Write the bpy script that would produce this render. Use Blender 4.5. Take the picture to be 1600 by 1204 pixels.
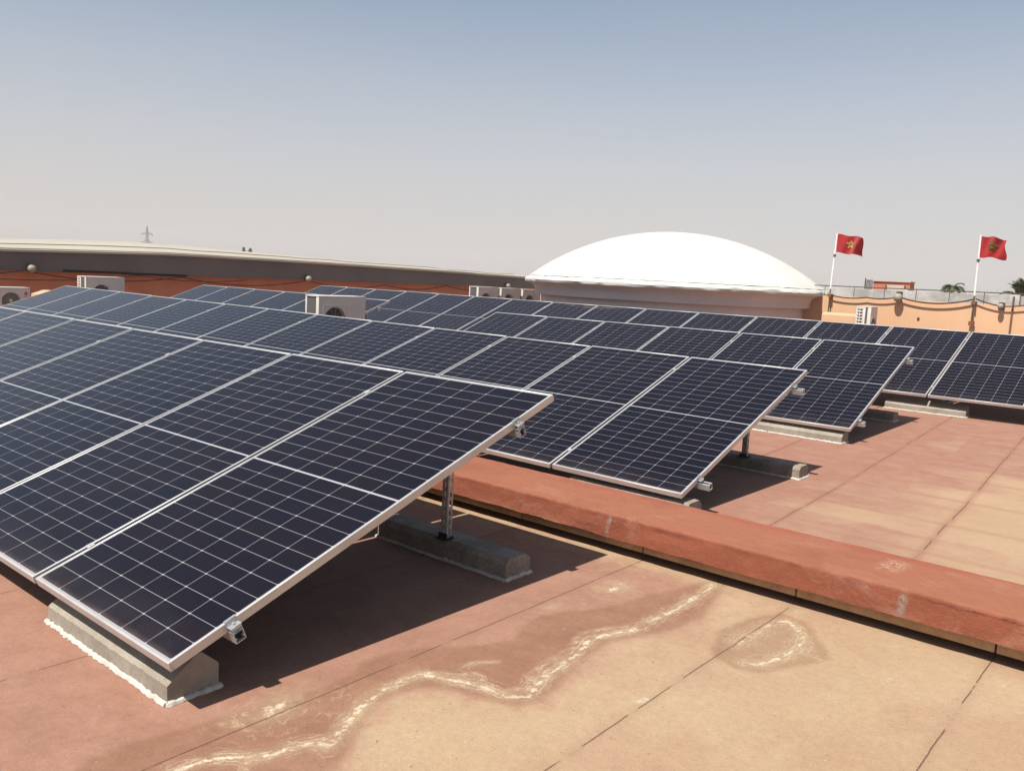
import bpy, bmesh, math, random
import numpy as np
from mathutils import Vector, Matrix
random.seed(7); RNG = np.random.RandomState(7)
R = math.radians
scene = bpy.context.scene
for o in list(bpy.data.objects): bpy.data.objects.remove(o)
COL = scene.collection

# ------------------------------------------------------------------ camera
CAM = Vector((2.445, -1.3062, 1.2711))
yaw, pitch, roll = -0.6918, -0.1249, 0.0523
def cam_axes():
    cy, sy, cp, sp = math.cos(yaw), math.sin(yaw), math.cos(pitch), math.sin(pitch)
    f = Vector((sy*cp, cy*cp, sp)); r = Vector((cy, -sy, 0)); u = r.cross(f)
    c, s = math.cos(roll), math.sin(roll)
    return c*r + s*u, -s*r + c*u, f
_r, _u, _f = cam_axes()
cam = bpy.data.cameras.new('camera'); co = bpy.data.objects.new('camera', cam); COL.objects.link(co)
cam.sensor_width = 36; cam.lens = 36*1324.5/1600; cam.clip_start = 0.05; cam.clip_end = 6000
co.matrix_world = Matrix(((_r.x, _u.x, -_f.x, CAM.x), (_r.y, _u.y, -_f.y, CAM.y), (_r.z, _u.z, -_f.z, CAM.z), (0, 0, 0, 1)))
scene.camera = co

# ------------------------------------------------------------------ sky and sun
SUN_EL = R(59.0)
sdir = Vector((-0.029, -0.600, 1.0)).normalized()          # towards the sun
w = bpy.data.worlds.new('World'); scene.world = w; w.use_nodes = True
nt = w.node_tree; bg = nt.nodes['Background']
sky = nt.nodes.new('ShaderNodeTexSky'); sky.sky_type = 'NISHITA'; sky.sun_disc = False
sky.sun_elevation = SUN_EL; sky.sun_rotation = math.atan2(sdir.x, sdir.y)
sky.air_density = 1.0; sky.dust_density = 1.2; sky.ozone_density = 1.6; sky.altitude = 400
hsv = nt.nodes.new('ShaderNodeHueSaturation'); hsv.inputs['Saturation'].default_value = 0.80; hsv.inputs['Value'].default_value = 1.52
# dust veil near the horizon, part of the sky itself
tc = nt.nodes.new('ShaderNodeTexCoord'); sx = nt.nodes.new('ShaderNodeSeparateXYZ')
mr = nt.nodes.new('ShaderNodeMapRange'); mr.inputs[1].default_value = -0.07; mr.inputs[2].default_value = 0.34
mr.inputs[3].default_value = 0.80; mr.inputs[4].default_value = 0.0; mr.interpolation_type = 'SMOOTHSTEP'
mx = nt.nodes.new('ShaderNodeMix'); mx.data_type = 'RGBA'
SKY_STR = 0.054
mx.inputs[7].default_value = (0.445/SKY_STR, 0.390/SKY_STR, 0.375/SKY_STR, 1)
smp = nt.nodes.new('ShaderNodeMapping'); smp.inputs['Scale'].default_value = (1.2, 1.2, 5.0); nt.links.new(tc.outputs['Generated'], smp.inputs[0])
snz = nt.nodes.new('ShaderNodeTexNoise'); snz.inputs['Scale'].default_value = 1.3; snz.inputs['Detail'].default_value = 3; nt.links.new(smp.outputs[0], snz.inputs['Vector'])
sad = nt.nodes.new('ShaderNodeMath'); sad.operation = 'MULTIPLY_ADD'; sad.inputs[1].default_value = -0.10; nt.links.new(snz.outputs[0], sad.inputs[0])
nt.links.new(sky.outputs[0], hsv.inputs['Color']); nt.links.new(tc.outputs['Generated'], sx.inputs[0])
nt.links.new(sad.outputs[0], mr.inputs[0]); nt.links.new(mr.outputs[0], mx.inputs[0])
tint = nt.nodes.new('ShaderNodeMix'); tint.data_type = 'RGBA'; tint.blend_type = 'MULTIPLY'; tint.inputs[0].default_value = 1.0
tint.inputs[7].default_value = (0.985, 1.02, 0.985, 1); nt.links.new(hsv.outputs[0], tint.inputs[6])
nt.links.new(sx.outputs[2], sad.inputs[2]); nt.links.new(tint.outputs[2], mx.inputs[6]); nt.links.new(mx.outputs[2], bg.inputs[0])
bg.inputs[1].default_value = SKY_STR
sl = bpy.data.lights.new('sun', 'SUN'); sl.energy = 5.0; sl.angle = R(0.53); sl.color = (1.0, 0.955, 0.89)
so = bpy.data.objects.new('sun', sl); COL.objects.link(so)
so.rotation_euler = sdir.to_track_quat('Z', 'Y').to_euler(); so.location = (0, -10, 20)
scene.view_settings.view_transform = 'Standard'; scene.view_settings.look = 'None'
scene.view_settings.exposure = 0.6; scene.view_settings.gamma = 1.0

# ------------------------------------------------------------------ node helpers
class NG:
    def __init__(s, name):
        s.m = bpy.data.materials.new(name); s.m.use_nodes = True; s.t = s.m.node_tree
        s.b = s.t.nodes['Principled BSDF']
    def n(s, t): return s.t.nodes.new(t)
    def lk(s, v, i):
        if isinstance(v, bpy.types.NodeSocket): s.t.links.new(v, i)
        elif v is not None: i.default_value = v
    def m_(s, op, a, b=0.0, c=0.0, clamp=False):
        n = s.n('ShaderNodeMath'); n.operation = op; n.use_clamp = clamp
        s.lk(a, n.inputs[0]); s.lk(b, n.inputs[1])
        if op in ('MULTIPLY_ADD', 'SMOOTH_MIN'): s.lk(c, n.inputs[2])
        return n.outputs[0]
    def mix(s, f, a, b, mode='MIX'):
        n = s.n('ShaderNodeMix'); n.data_type = 'RGBA'; n.blend_type = mode
        s.lk(f, n.inputs[0]); s.lk(col(a), n.inputs[6]); s.lk(col(b), n.inputs[7]); return n.outputs[2]
    def noise(s, vec, sc, det=4, rough=0.55, dist=0.0):
        n = s.n('ShaderNodeTexNoise'); s.lk(vec, n.inputs['Vector']); n.inputs['Scale'].default_value = sc
        n.inputs['Detail'].default_value = det; n.inputs['Roughness'].default_value = rough
        n.inputs['Distortion'].default_value = dist; return n.outputs[0]
    def rng(s, v, a, b, c=0.0, d=1.0, smooth=True):
        n = s.n('ShaderNodeMapRange'); n.interpolation_type = 'SMOOTHSTEP' if smooth else 'LINEAR'
        s.lk(v, n.inputs[0])
        for i, x in zip((1, 2, 3, 4), (a, b, c, d)): s.lk(x, n.inputs[i])
        return n.outputs[0]
    def obj(s): return s.n('ShaderNodeTexCoord').outputs['Object']
    def pos(s): return s.n('ShaderNodeNewGeometry').outputs['Position']
    def rnd(s): return s.n('ShaderNodeObjectInfo').outputs['Random']
    def scale(s, v, sc):
        n = s.n('ShaderNodeMapping'); s.lk(v, n.inputs[0]); n.inputs['Scale'].default_value = sc; return n.outputs[0]
    def xyz(s, v):
        n = s.n('ShaderNodeSeparateXYZ'); s.lk(v, n.inputs[0]); return n.outputs
    def attr(s, name):
        n = s.n('ShaderNodeAttribute'); n.attribute_name = name; return n.outputs['Fac']
    def bump(s, h, st=0.3, dist=0.01):
        n = s.n('ShaderNodeBump'); n.inputs['Strength'].default_value = st; n.inputs['Distance'].default_value = dist
        s.lk(h, n.inputs['Height']); s.lk(n.outputs[0], s.b.inputs['Normal'])
    def done(s, colr=None, rough=0.8, metal=0.0, spec=None):
        if colr is not None: s.lk(col(colr), s.b.inputs['Base Color'])
        s.lk(rough, s.b.inputs['Roughness']); s.lk(metal, s.b.inputs['Metallic'])
        if spec is not None: s.b.inputs['Specular IOR Level'].default_value = spec
        return s.m
def col(c):
    if isinstance(c, tuple) and len(c) == 3: return (*c, 1)
    return c

def mottled(name, c1, c2, sc=6, rough=0.85, bump=0.2, bsc=120, bd=0.004, metal=0.0, grain=0.12, spec=0.3):
    g = NG(name); p = g.pos()
    f = g.rng(g.noise(p, sc, 5, 0.6), 0.35, 0.65)
    c = g.mix(f, c1, c2)
    gr = g.rng(g.noise(p, bsc, 3, 0.6), 0.3, 0.7, 1-grain, 1+grain, False)
    v = g.n('ShaderNodeVectorMath'); v.operation = 'SCALE'; g.lk(c, v.inputs[0]); g.lk(gr, v.inputs['Scale'])
    g.bump(g.noise(p, bsc, 4), bump, bd)
    return g.done(v.outputs[0], rough, metal, spec)

# ------------------------------------------------------------------ mesh helpers
class MB:
    def __init__(s): s.v = []; s.f = []
    def box(s, x0, x1, y0, y1, z0, z1):
        b = len(s.v); s.v += [(x, y, z) for z in (z0, z1) for y in (y0, y1) for x in (x0, x1)]
        s.f += [tuple(b+i for i in q) for q in ((0, 2, 3, 1), (4, 5, 7, 6), (0, 1, 5, 4), (2, 6, 7, 3), (0, 4, 6, 2), (1, 3, 7, 5))]; return s
    def bar(s, a, b, w, h=None, up=(0, 0, 1)):
        h = h or w; a = Vector(a); b = Vector(b); d = (b-a).normalized(); up = Vector(up)
        if abs(d.dot(up)) > 0.99: up = Vector((0, 1, 0))
        r = d.cross(up).normalized(); u = r.cross(d); k = len(s.v)
        for P in (a, b):
            for q in ((-1, -1), (1, -1), (1, 1), (-1, 1)): s.v.append(tuple(P + r*q[0]*w/2 + u*q[1]*h/2))
        s.f += [tuple(k+i for i in q) for q in ((0, 1, 2, 3), (7, 6, 5, 4), (0, 4, 5, 1), (1, 5, 6, 2), (2, 6, 7, 3), (3, 7, 4, 0))]; return s
    def tube(s, pts, r, n=8, cap=True):
        pts = [Vector(p) for p in pts]; rr = r if isinstance(r, (list, tuple)) else [r]*len(pts); k = len(s.v)
        for i, P in enumerate(pts):
            d = (pts[min(i+1, len(pts)-1)]-pts[max(i-1, 0)]).normalized()
            a = Vector((0, 0, 1)) if abs(d.z) < 0.95 else Vector((1, 0, 0))
            x = d.cross(a).normalized(); y = x.cross(d)
            for j in range(n):
                t = 2*math.pi*j/n; s.v.append(tuple(P + x*math.cos(t)*rr[i] + y*math.sin(t)*rr[i]))
        for i in range(len(pts)-1):
            for j in range(n):
                a = k+i*n+j; b = k+i*n+(j+1) % n; s.f.append((a, b, b+n, a+n))
        if cap: s.f.append(tuple(k+j for j in range(n))[::-1]); s.f.append(tuple(k+(len(pts)-1)*n+j for j in range(n)))
        return s
    def lathe(s, prof, n=48, c=(0, 0, 0)):
        k = len(s.v)
        for (r, z) in prof:
            for j in range(n):
                t = 2*math.pi*j/n; s.v.append((c[0]+r*math.cos(t), c[1]+r*math.sin(t), c[2]+z))
        for i in range(len(prof)-1):
            for j in range(n):
                a = k+i*n+j; b = k+i*n+(j+1) % n; s.f.append((a, b, b+n, a+n))
        return s
    def prism(s, poly, x0, x1, nx=1, jit=None):     # polygon in (y, z) swept along x
        k = len(s.v); n = len(poly)
        for i in range(nx+1):
            x = x0+(x1-x0)*i/nx
            for j, (y, z) in enumerate(poly):
                dy, dz = jit(x, j) if jit else (0, 0)
                s.v.append((x, y+dy, z+dz))
        for i in range(nx):
            for j in range(n):
                a = k+i*n+j; b = k+i*n+(j+1) % n; s.f.append((a, a+n, b+n, b))
        s.f.append(tuple(k+j for j in range(n))); s.f.append(tuple(k+nx*n+j for j in range(n))[::-1]); return s
    def build(s, name, mat, parent=None, bevel=0, smooth=False, seg=2, loc=None):
        me = bpy.data.meshes.new(name); me.from_pydata(s.v, [], s.f); me.materials.append(mat)
        bm = bmesh.new(); bm.from_mesh(me); bmesh.ops.recalc_face_normals(bm, faces=bm.faces)
        if bevel: bmesh.ops.bevel(bm, geom=[e for e in bm.edges if len(e.link_faces) == 2 and e.calc_face_angle(0) > 0.6], offset=bevel, segments=seg, profile=0.6, affect='EDGES')
        bm.to_mesh(me); bm.free()
        if smooth or bevel: me.shade_smooth(); me.set_sharp_from_angle(angle=R(40))
        o = bpy.data.objects.new(name, me); COL.objects.link(o)
        if parent: o.parent = parent
        if loc: o.location = loc
        return o
def tag(o, label=None, cat=None, group=None, kind=None):
    for k, v in (('label', label), ('category', cat), ('group', group), ('kind', kind)):
        if v: o[k] = v
    return o
def empty(name, loc=(0, 0, 0), rz=0):
    o = bpy.data.objects.new(name, None); COL.objects.link(o); o.location = loc; o.rotation_euler = (0, 0, rz); o.empty_display_size = 0.1; return o
def copy_tree(o, parent=None):
    c = o.copy(); COL.objects.link(c); c.parent = parent
    for ch in [x for x in bpy.data.objects if x.parent == o]: copy_tree(ch, c)
    return c

# ------------------------------------------------------------------ levels and sun-free facts
Z0 = -0.194                                                   # near deck
def z1(y): return -0.20 + max(0.0, min(y, 12.3)-5.5)*0.0178     # far deck rises a little
ORD = ['first', 'second', 'third', 'fourth', 'fifth', 'sixth', 'seventh', 'eighth', 'ninth', 'tenth', 'eleventh', 'twelfth', 'thirteenth', 'fourteenth', 'fifteenth', 'sixteenth']

# ------------------------------------------------------------------ near deck with its stains
def seg_dist(P, poly, closed=False):
    A = np.array(poly, float); B = np.roll(A, -1, 0)
    if not closed: A, B = A[:-1], B[:-1]
    best = np.full(len(P), 1e9)
    for a, b in zip(A, B):
        d = b-a; t = np.clip(((P-a)@d)/(d@d+1e-12), 0, 1); q = a+t[:, None]*d
        best = np.minimum(best, np.hypot(*(P-q).T))
    return best
def inside(P, poly):
    A = np.array(poly, float); B = np.roll(A, -1, 0); c = np.zeros(len(P), bool)
    for (xa, ya), (xb, yb) in zip(A, B):
        if ya == yb: continue
        k = ((ya > P[:, 1]) != (yb > P[:, 1])) & (P[:, 0] < (xb-xa)*(P[:, 1]-ya)/(yb-ya)+xa); c ^= k
    return c
def sdf(P, poly): d = seg_dist(P, poly, True); return np.where(inside(P, poly), -d, d)
white = [(0.644, 2.535), (0.665, 2.391), (0.676, 2.133), (0.67, 1.926), (0.666, 1.731), (0.615, 1.623), (0.586, 1.523), (0.626, 1.415), (0.649, 1.285), (0.653, 1.158), (0.698, 1.028), (0.718, 0.961), (0.665, 0.906), (0.577, 0.903), (0.485, 0.874), (0.398, 0.838), (0.329, 0.807), (0.327, 0.724), (0.327, 0.621), (0.351, 0.524), (0.392, 0.428), (0.446, 0.336), (0.486, 0.257)]
white2 = [(0.47, 0.257), (0.439, 0.266), (0.409, 0.196), (0.397, 0.112), (0.35, 0.06), (0.302, 0.003), (0.283, -0.052), (0.274, -0.11), (0.292, -0.198), (0.33, -0.32), (0.30, -0.5)]
upper = [(0.627, 2.639), (0.592, 2.532), (0.53, 2.267), (0.471, 2.044), (0.435, 1.855), (0.377, 1.748), (0.306, 1.627), (0.296, 1.502), (0.326, 1.368), (0.374, 1.28), (0.321, 1.191), (0.276, 1.097), (0.186, 0.985), (0.114, 0.859), (0.102, 0.712), (0.152, 0.626), (0.163, 0.476), (0.127, 0.342), (0.068, 0.004), (0.038, -0.174), (0.052, -0.28), (0.086, -0.423), (0.1, -0.9)]
lower = [(0.69, 2.64), (0.70, 2.534), (0.809, 2.113), (0.792, 1.921), (0.754, 1.782), (0.662, 1.552), (0.695, 1.302), (0.758, 1.065), (0.764, 0.946), (0.732, 0.878), (0.635, 0.838), (0.505, 0.804), (0.415, 0.737), (0.381, 0.652), (0.398, 0.548), (0.437, 0.452), (0.494, 0.364), (0.553, 0.287), (0.6, 0.2), (0.58, 0.0), (0.5, -0.3), (0.6, -0.9)]
loop = [(1.05, 1.929), (1.047, 2.029), (1.053, 2.163), (1.065, 2.29), (1.096, 2.35), (1.156, 2.31), (1.211, 2.239), (1.252, 2.108), (1.242, 2.016), (1.223, 1.916), (1.2, 1.83), (1.165, 1.794)]
loop_outer = [(0.979, 1.854), (0.932, 2.015), (0.942, 2.158), (0.974, 2.291), (1.056, 2.42), (1.174, 2.406), (1.286, 2.248), (1.392, 2.093), (1.338, 1.974), (1.267, 1.811), (1.222, 1.735), (1.127, 1.724), (1.04, 1.755)]
thin = [[(1.223, 1.99), (1.273, 2.065), (1.322, 2.068), (1.377, 2.052)], [(1.525, 1.963), (1.487, 1.953), (1.505, 1.887), (1.535, 1.851), (1.537, 1.808), (1.49, 1.765)],
        [(1.312, 1.318), (1.384, 1.314), (1.465, 1.342), (1.501, 1.315), (1.524, 1.239), (1.557, 1.152)],
        [(0.3, 0.568), (0.287, 0.657), (0.302, 0.725), (0.315, 0.82), (0.372, 0.865), (0.44, 0.909), (0.452, 0.962), (0.49, 0.96), (0.525, 0.942), (0.503, 0.906)],
        [(0.405, 0.831), (0.504, 0.854), (0.564, 0.891), (0.625, 0.927), (0.668, 0.997), (0.651, 1.059), (0.609, 1.084), (0.603, 1.148), (0.591, 1.254), (0.592, 1.348), (0.552, 1.469), (0.53, 1.55), (0.58, 1.676), (0.639, 1.775)],
        [(0.407, 0.944), (0.399, 0.993), (0.41, 1.035), (0.462, 1.088)], [(0.36, 0.06), (0.42, 0.0), (0.47, -0.1), (0.52, -0.14)],
        [(1.92, 2.42), (1.96, 2.36), (2.02, 2.38), (2.06, 2.33)]]
spots = [(1.023, 1.227, .035), (0.34, 2.094, .045), (0.259, 1.697, .02), (0.167, 0.289, .05), (1.09, 2.50, .02), (1.617, 2.087, .018), (0.31, 2.17, .025), (1.87, 2.42, .02)]
def axis(lo, hi, a, b, fine, coarse):
    out = list(np.arange(lo, a, coarse))+list(np.arange(a, b, fine))+list(np.arange(b, hi+coarse, coarse)); return np.array(out)
def sheet(name, xs, ys, zf, mat, fields=None):
    X, Y = np.meshgrid(xs, ys); P = np.stack([X.ravel(), Y.ravel()], 1)
    Z = np.array([zf(y) for y in ys])[:, None]*np.ones(len(xs))[None]
    V = np.stack([X.ravel(), Y.ravel(), Z.ravel()], 1); nx, ny = len(xs), len(ys)
    i = np.arange(nx-1)[None]+nx*np.arange(ny-1)[:, None]; i = i.ravel()
    F = np.stack([i, i+1, i+1+nx, i+nx], 1)
    me = bpy.data.meshes.new(name); me.from_pydata(V.tolist(), [], F.tolist()); me.materials.append(mat)
    if fields:
        for k, fn in fields.items():
            a = me.attributes.new(k, 'FLOAT', 'POINT'); a.data.foreach_set('value', fn(P).astype(np.float32))
    o = bpy.data.objects.new(name, me); COL.objects.link(o); return tag(o, kind='structure')
def f_wet(P): return np.minimum(sdf(P, upper+lower[::-1]), sdf(P, loop_outer))
def f_salt(P):
    d = np.minimum(seg_dist(P, white)/.021, seg_dist(P, white2)/.019); d = np.minimum(d, seg_dist(P, loop)/.02)
    for t in thin: d = np.minimum(d, seg_dist(P, t)/.009 + .45)
    for x, y, r in spots: d = np.minimum(d, np.hypot(P[:, 0]-x, (P[:, 1]-y)*.6)/r)
    return np.minimum(d, 6)
tanpoly = lower + [(3.2, -2.2), (12, -9), (12, 2.64)]
def f_tan(P):
    d = np.maximum(2.40-P[:, 1], -1.6-P[:, 0])*.7+.04; return np.clip(np.minimum(sdf(P, tanpoly), d), -2, 2)

def felt(g, p, redA, redB, tanA, tanB, tanmask):
    big = g.noise(p, 1.1, 4, 0.6); mid = g.noise(p, 5, 5, 0.65); fine = g.noise(p, 260, 3, 0.7)
    red = g.mix(g.rng(mid, .3, .7), redA, redB); tan = g.mix(g.rng(big, .3, .7), tanA, tanB)
    c = g.mix(tanmask, red, tan)
    return c, big, mid, fine
def line_mask(g, coordv, offs, step, width, wob):
    # seams every `step`: returns 1 on the line
    t = g.m_('ADD', g.m_('DIVIDE', g.m_('SUBTRACT', g.m_('ADD', coordv, wob), offs), step), 100.5)
    d = g.m_('MULTIPLY', g.m_('ABSOLUTE', g.m_('SUBTRACT', g.m_('FRACT', t), 0.5)), step)
    return d
def mat_deck1():
    g = NG('faded_felt_near'); p = g.pos(); X = g.xyz(p)
    warp = g.noise(p, 14, 6, 0.65); wv = g.m_('SUBTRACT', warp, 0.5)
    hf = g.m_('SUBTRACT', g.noise(p, 60, 6, 0.75, 0.6), 0.5)
    tanf = g.m_('MULTIPLY_ADD', wv, 0.30, g.attr('tan'))
    tm = g.rng(tanf, -0.10, 0.10, 1.0, 0.0)
    # gentle variation inside the tan area, as if the old red showed through
    big2 = g.rng(g.noise(p, 1.6, 5, 0.6, 0.5), 0.42, 0.68, 1.0, 0.62)
    tm = g.m_('MULTIPLY', tm, big2)
    c, big, mid, fine = felt(g, p, (.245, .126, .084), (.285, .152, .105), (.350, .246, .152), (.325, .220, .132), tm)
    # water mark
    wet = g.m_('MULTIPLY_ADD', wv, 0.07, g.attr('wet'))
    wm = g.rng(wet, -0.034, 0.010, 1.0, 0.0)
    edge = g.rng(g.m_('ABSOLUTE', g.m_('ADD', wet, 0.012)), 0.0, 0.035, 1.0, 0.0)
    brown = g.mix(g.rng(mid, .3, .7), (0.189, 0.092, 0.055), (0.224, 0.116, 0.070))
    brown = g.mix(g.m_('MULTIPLY', tm, .85), brown, (.262, .165, .098))
    c = g.mix(g.m_('MULTIPLY', wm, 0.80), c, brown)
    c = g.mix(g.m_('MULTIPLY', edge, 0.18), c, (.16, .075, .045))
    # lime bloom: a crinkled crest line with fainter tide lines inside it
    w2 = g.m_('SUBTRACT', g.noise(p, 22, 5, 0.7, 0.8), 0.5); w3 = g.m_('SUBTRACT', g.noise(p, 70, 4, 0.7), 0.5)
    sd = g.attr('salt'); s = g.m_('ADD', sd, g.m_('ADD', g.m_('MULTIPLY', w2, 2.0), g.m_('MULTIPLY', w3, 1.1))); s = g.m_('ADD', s, g.m_('MULTIPLY', wv, 1.4))
    glow = g.m_('MULTIPLY', g.rng(g.m_('MULTIPLY_ADD', wv, 3.0, sd), 0.1, 3.0, 0.62, 0.0), g.rng(g.noise(p, 8, 5, .7), .35, .6, .35, 1.0))
    patch = g.rng(g.noise(p, 26, 5, 0.75), .36, .62, .55, 1.0)
    core = g.m_('MULTIPLY', g.rng(s, 0.12, 0.60, 0.9, 0.0), patch)
    tide = None
    for (r0, wd, al, sc_, am) in ((1.0, .13, .40, 17, 3.0), (1.9, .11, .30, 12, 3.6), (2.9, .10, .2, 15, 4.2)):
        ww = g.m_('SUBTRACT', g.noise(p, sc_, 6, 0.65, 1.0), 0.5)
        q = g.m_('ABSOLUTE', g.m_('SUBTRACT', g.m_('MULTIPLY_ADD', ww, am, sd), r0)); q = g.rng(q, 0.0, wd*2, al, 0.0)
        tide = q if tide is None else g.m_('MAXIMUM', tide, q)
    tide = g.m_('MULTIPLY', tide, g.rng(g.noise(p, 11, 4), .42, .58, .1, 1.0))
    inner = g.rng(g.attr('wet'), -.05, -.01, 1.0, .35)
    core = g.m_('MAXIMUM', core, g.m_('MULTIPLY', tide, inner))
    c = g.mix(glow, c, (.33, .245, .145)); c = g.mix(core, c, (.52, .44, .33))
    # darker soft blotches in the tan, whitish flecks
    bl = g.rng(g.noise(p, 3.3, 6, .7, .8), .56, .72, 0, .32); c = g.mix(bl, c, (.31, .19, .115))
    fl = g.rng(g.noise(p, 9, 8, .8, .4), .70, .78, 0, .45); c = g.mix(fl, c, (.50, .40, .29))
    # seams run away from the camera every 0.835 m
    wob = g.m_('MULTIPLY', g.m_('SUBTRACT', g.noise(p, 3.0, 4), .5), 0.018)
    d = line_mask(g, X[0], 0.205, 0.836, 0, wob)
    gap = g.rng(g.noise(p, 4.5, 4), .40, .47); 
    sm = g.m_('MULTIPLY', g.rng(d, 0.0008, 0.0034, 1.0, 0.0), gap)
    c = g.mix(g.m_('MULTIPLY', sm, .82), c, (.07, .03, .018))
    dirt = g.rng(d, 0.0, 0.05, .16, 0.0); c = g.mix(dirt, c, (.20, .10, .065))
    gsp = g.rng(g.noise(p, 75, 2, .4), .735, .76, 0, .6); c = g.mix(gsp, c, (.10, .055, .035)); gs2 = g.rng(g.noise(p, 52, 2, .4), .25, .235, 0, .5); c = g.mix(gs2, c, (.45, .38, .30))
    lap = g.rng(g.m_('FRACT', g.m_('ADD', g.m_('DIVIDE', g.m_('SUBTRACT', g.m_('ADD', X[0], wob), .205), .836), 100.0)), .0, .012, 0, 1)
    gr = g.rng(fine, .25, .75, .80, 1.2, False)
    gr = g.m_('MULTIPLY', gr, g.rng(g.noise(p, 38, 4, .7), .3, .7, .92, 1.08, False))
    v = g.n('ShaderNodeVectorMath'); v.operation = 'SCALE'; g.lk(c, v.inputs[0]); g.lk(gr, v.inputs['Scale'])
    h = g.m_('ADD', g.m_('MULTIPLY', fine, .5), g.m_('ADD', g.m_('MULTIPLY', g.noise(p, 8, 3), 1.4), g.m_('ADD', g.m_('MULTIPLY', sm, -2.0), g.m_('MULTIPLY', lap, 1.2))))
    g.bump(h, .55, .004)
    return g.done(v.outputs[0], .88, 0, .25)
def mat_deck2():
    g = NG('faded_felt_far'); p = g.pos(); X = g.xyz(p)
    wv = g.m_('SUBTRACT', g.noise(p, 3.5, 6, .65), .5)
    # panels of sheet fade unevenly: patchy tan growing to the right
    st = g.scale(p, (1.0, 2.2, 1.0))
    pt = g.noise(st, .8, 5, .6, .2)
    q = g.m_('ADD', g.m_('MULTIPLY', pt, 3.2), g.m_('MULTIPLY', g.m_('SUBTRACT', X[0], 0.55), .95))
    q = g.m_('ADD', q, g.m_('MULTIPLY', wv, .9))
    near = g.rng(X[1], 4.0, 9.5, .25, -.55, False)
    wx_ = g.m_('ADD', g.m_('MULTIPLY_ADD', X[1], 0.055, X[0]), g.m_('MULTIPLY', wv, .10)); wy_ = g.m_('ADD', X[1], g.m_('MULTIPLY', wv, .16))
    cb = g.n('ShaderNodeCombineXYZ'); g.lk(g.m_('FLOOR', g.m_('DIVIDE', g.m_('SUBTRACT', wx_, .17), .86)), cb.inputs[0]); g.lk(g.m_('FLOOR', g.m_('DIVIDE', g.m_('SUBTRACT', wy_, 4.4), .8)), cb.inputs[1])
    wn_ = g.n('ShaderNodeTexWhiteNoise'); g.lk(cb.outputs[0], wn_.inputs[0])
    near = g.m_('ADD', near, g.m_('MULTIPLY', g.m_('SUBTRACT', wn_.outputs['Value'], .5), .7))
    tm = g.rng(g.m_('ADD', q, near), 1.25, 2.7, 0, .95)
    c, big, mid, fine = felt(g, p, (.250, .122, .082), (.285, .150, .106), (.350, .238, .146), (.322, .212, .130), tm)
    wob = g.m_('MULTIPLY', g.m_('SUBTRACT', g.noise(p, 1.2, 4), .5), 0.05)
    xx = g.m_('MULTIPLY_ADD', X[1], 0.055, X[0])
    d = line_mask(g, xx, 0.60, 0.86, 0, wob)
    c = g.mix(g.rng(d, 0.0, 0.05, .50, 0), c, (.235, .105, .068))
    c = g.mix(g.m_('MULTIPLY', g.rng(d, .001, .005, 1, 0), g.rng(g.noise(p, 2.2, 3), .44, .52)), c, (.09, .04, .025))
    e = line_mask(g, X[1], 4.8, 0.8, 0, g.m_('MULTIPLY', wob, 1.5))
    c = g.mix(g.rng(e, 0.0, 0.07, .34, 0), c, (.25, .11, .072))
    fl = g.rng(g.noise(g.scale(p, (1, 1.6, 1)), 2.6, 8, .75, .5), .64, .74, 0, .5); c = g.mix(fl, c, (.47, .33, .23))
    gr = g.m_('MULTIPLY', g.rng(fine, .25, .75, .86, 1.14, False), g.rng(g.noise(p, 22, 5, .7), .3, .7, .93, 1.07, False))
    v = g.n('ShaderNodeVectorMath'); v.operation = 'SCALE'; g.lk(c, v.inputs[0]); g.lk(gr, v.inputs['Scale'])
    g.bump(g.m_('ADD', g.m_('MULTIPLY', fine, .5), g.noise(p, 6, 3)), .5, .006)
    return g.done(v.outputs[0], .88, 0, .25)
xs = axis(-20, 12, -1.8, 3.2, 0.02, 0.4); ys = axis(-9, 2.3, -1.2, 2.70, 0.02, 0.4); ys = ys[ys <= 2.70]
sheet('roof_deck', xs, ys, lambda y: Z0, mat_deck1(), {'wet': f_wet, 'salt': f_salt, 'tan': f_tan})
sheet('roof_terrace', np.linspace(-20, 12, 33), np.array([3.02, 4, 5.5, 7, 9, 11, 12.3, 14, 27.5]), z1, mat_deck2())
ground_m = mottled('dry_ground', (.34, .26, .18), (.42, .33, .24), sc=.02, bump=0, bsc=2)
o = MB().box(-690, 690, -690, 690, -6.5, -6.0).build('ground', ground_m); tag(o, kind='structure')

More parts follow.
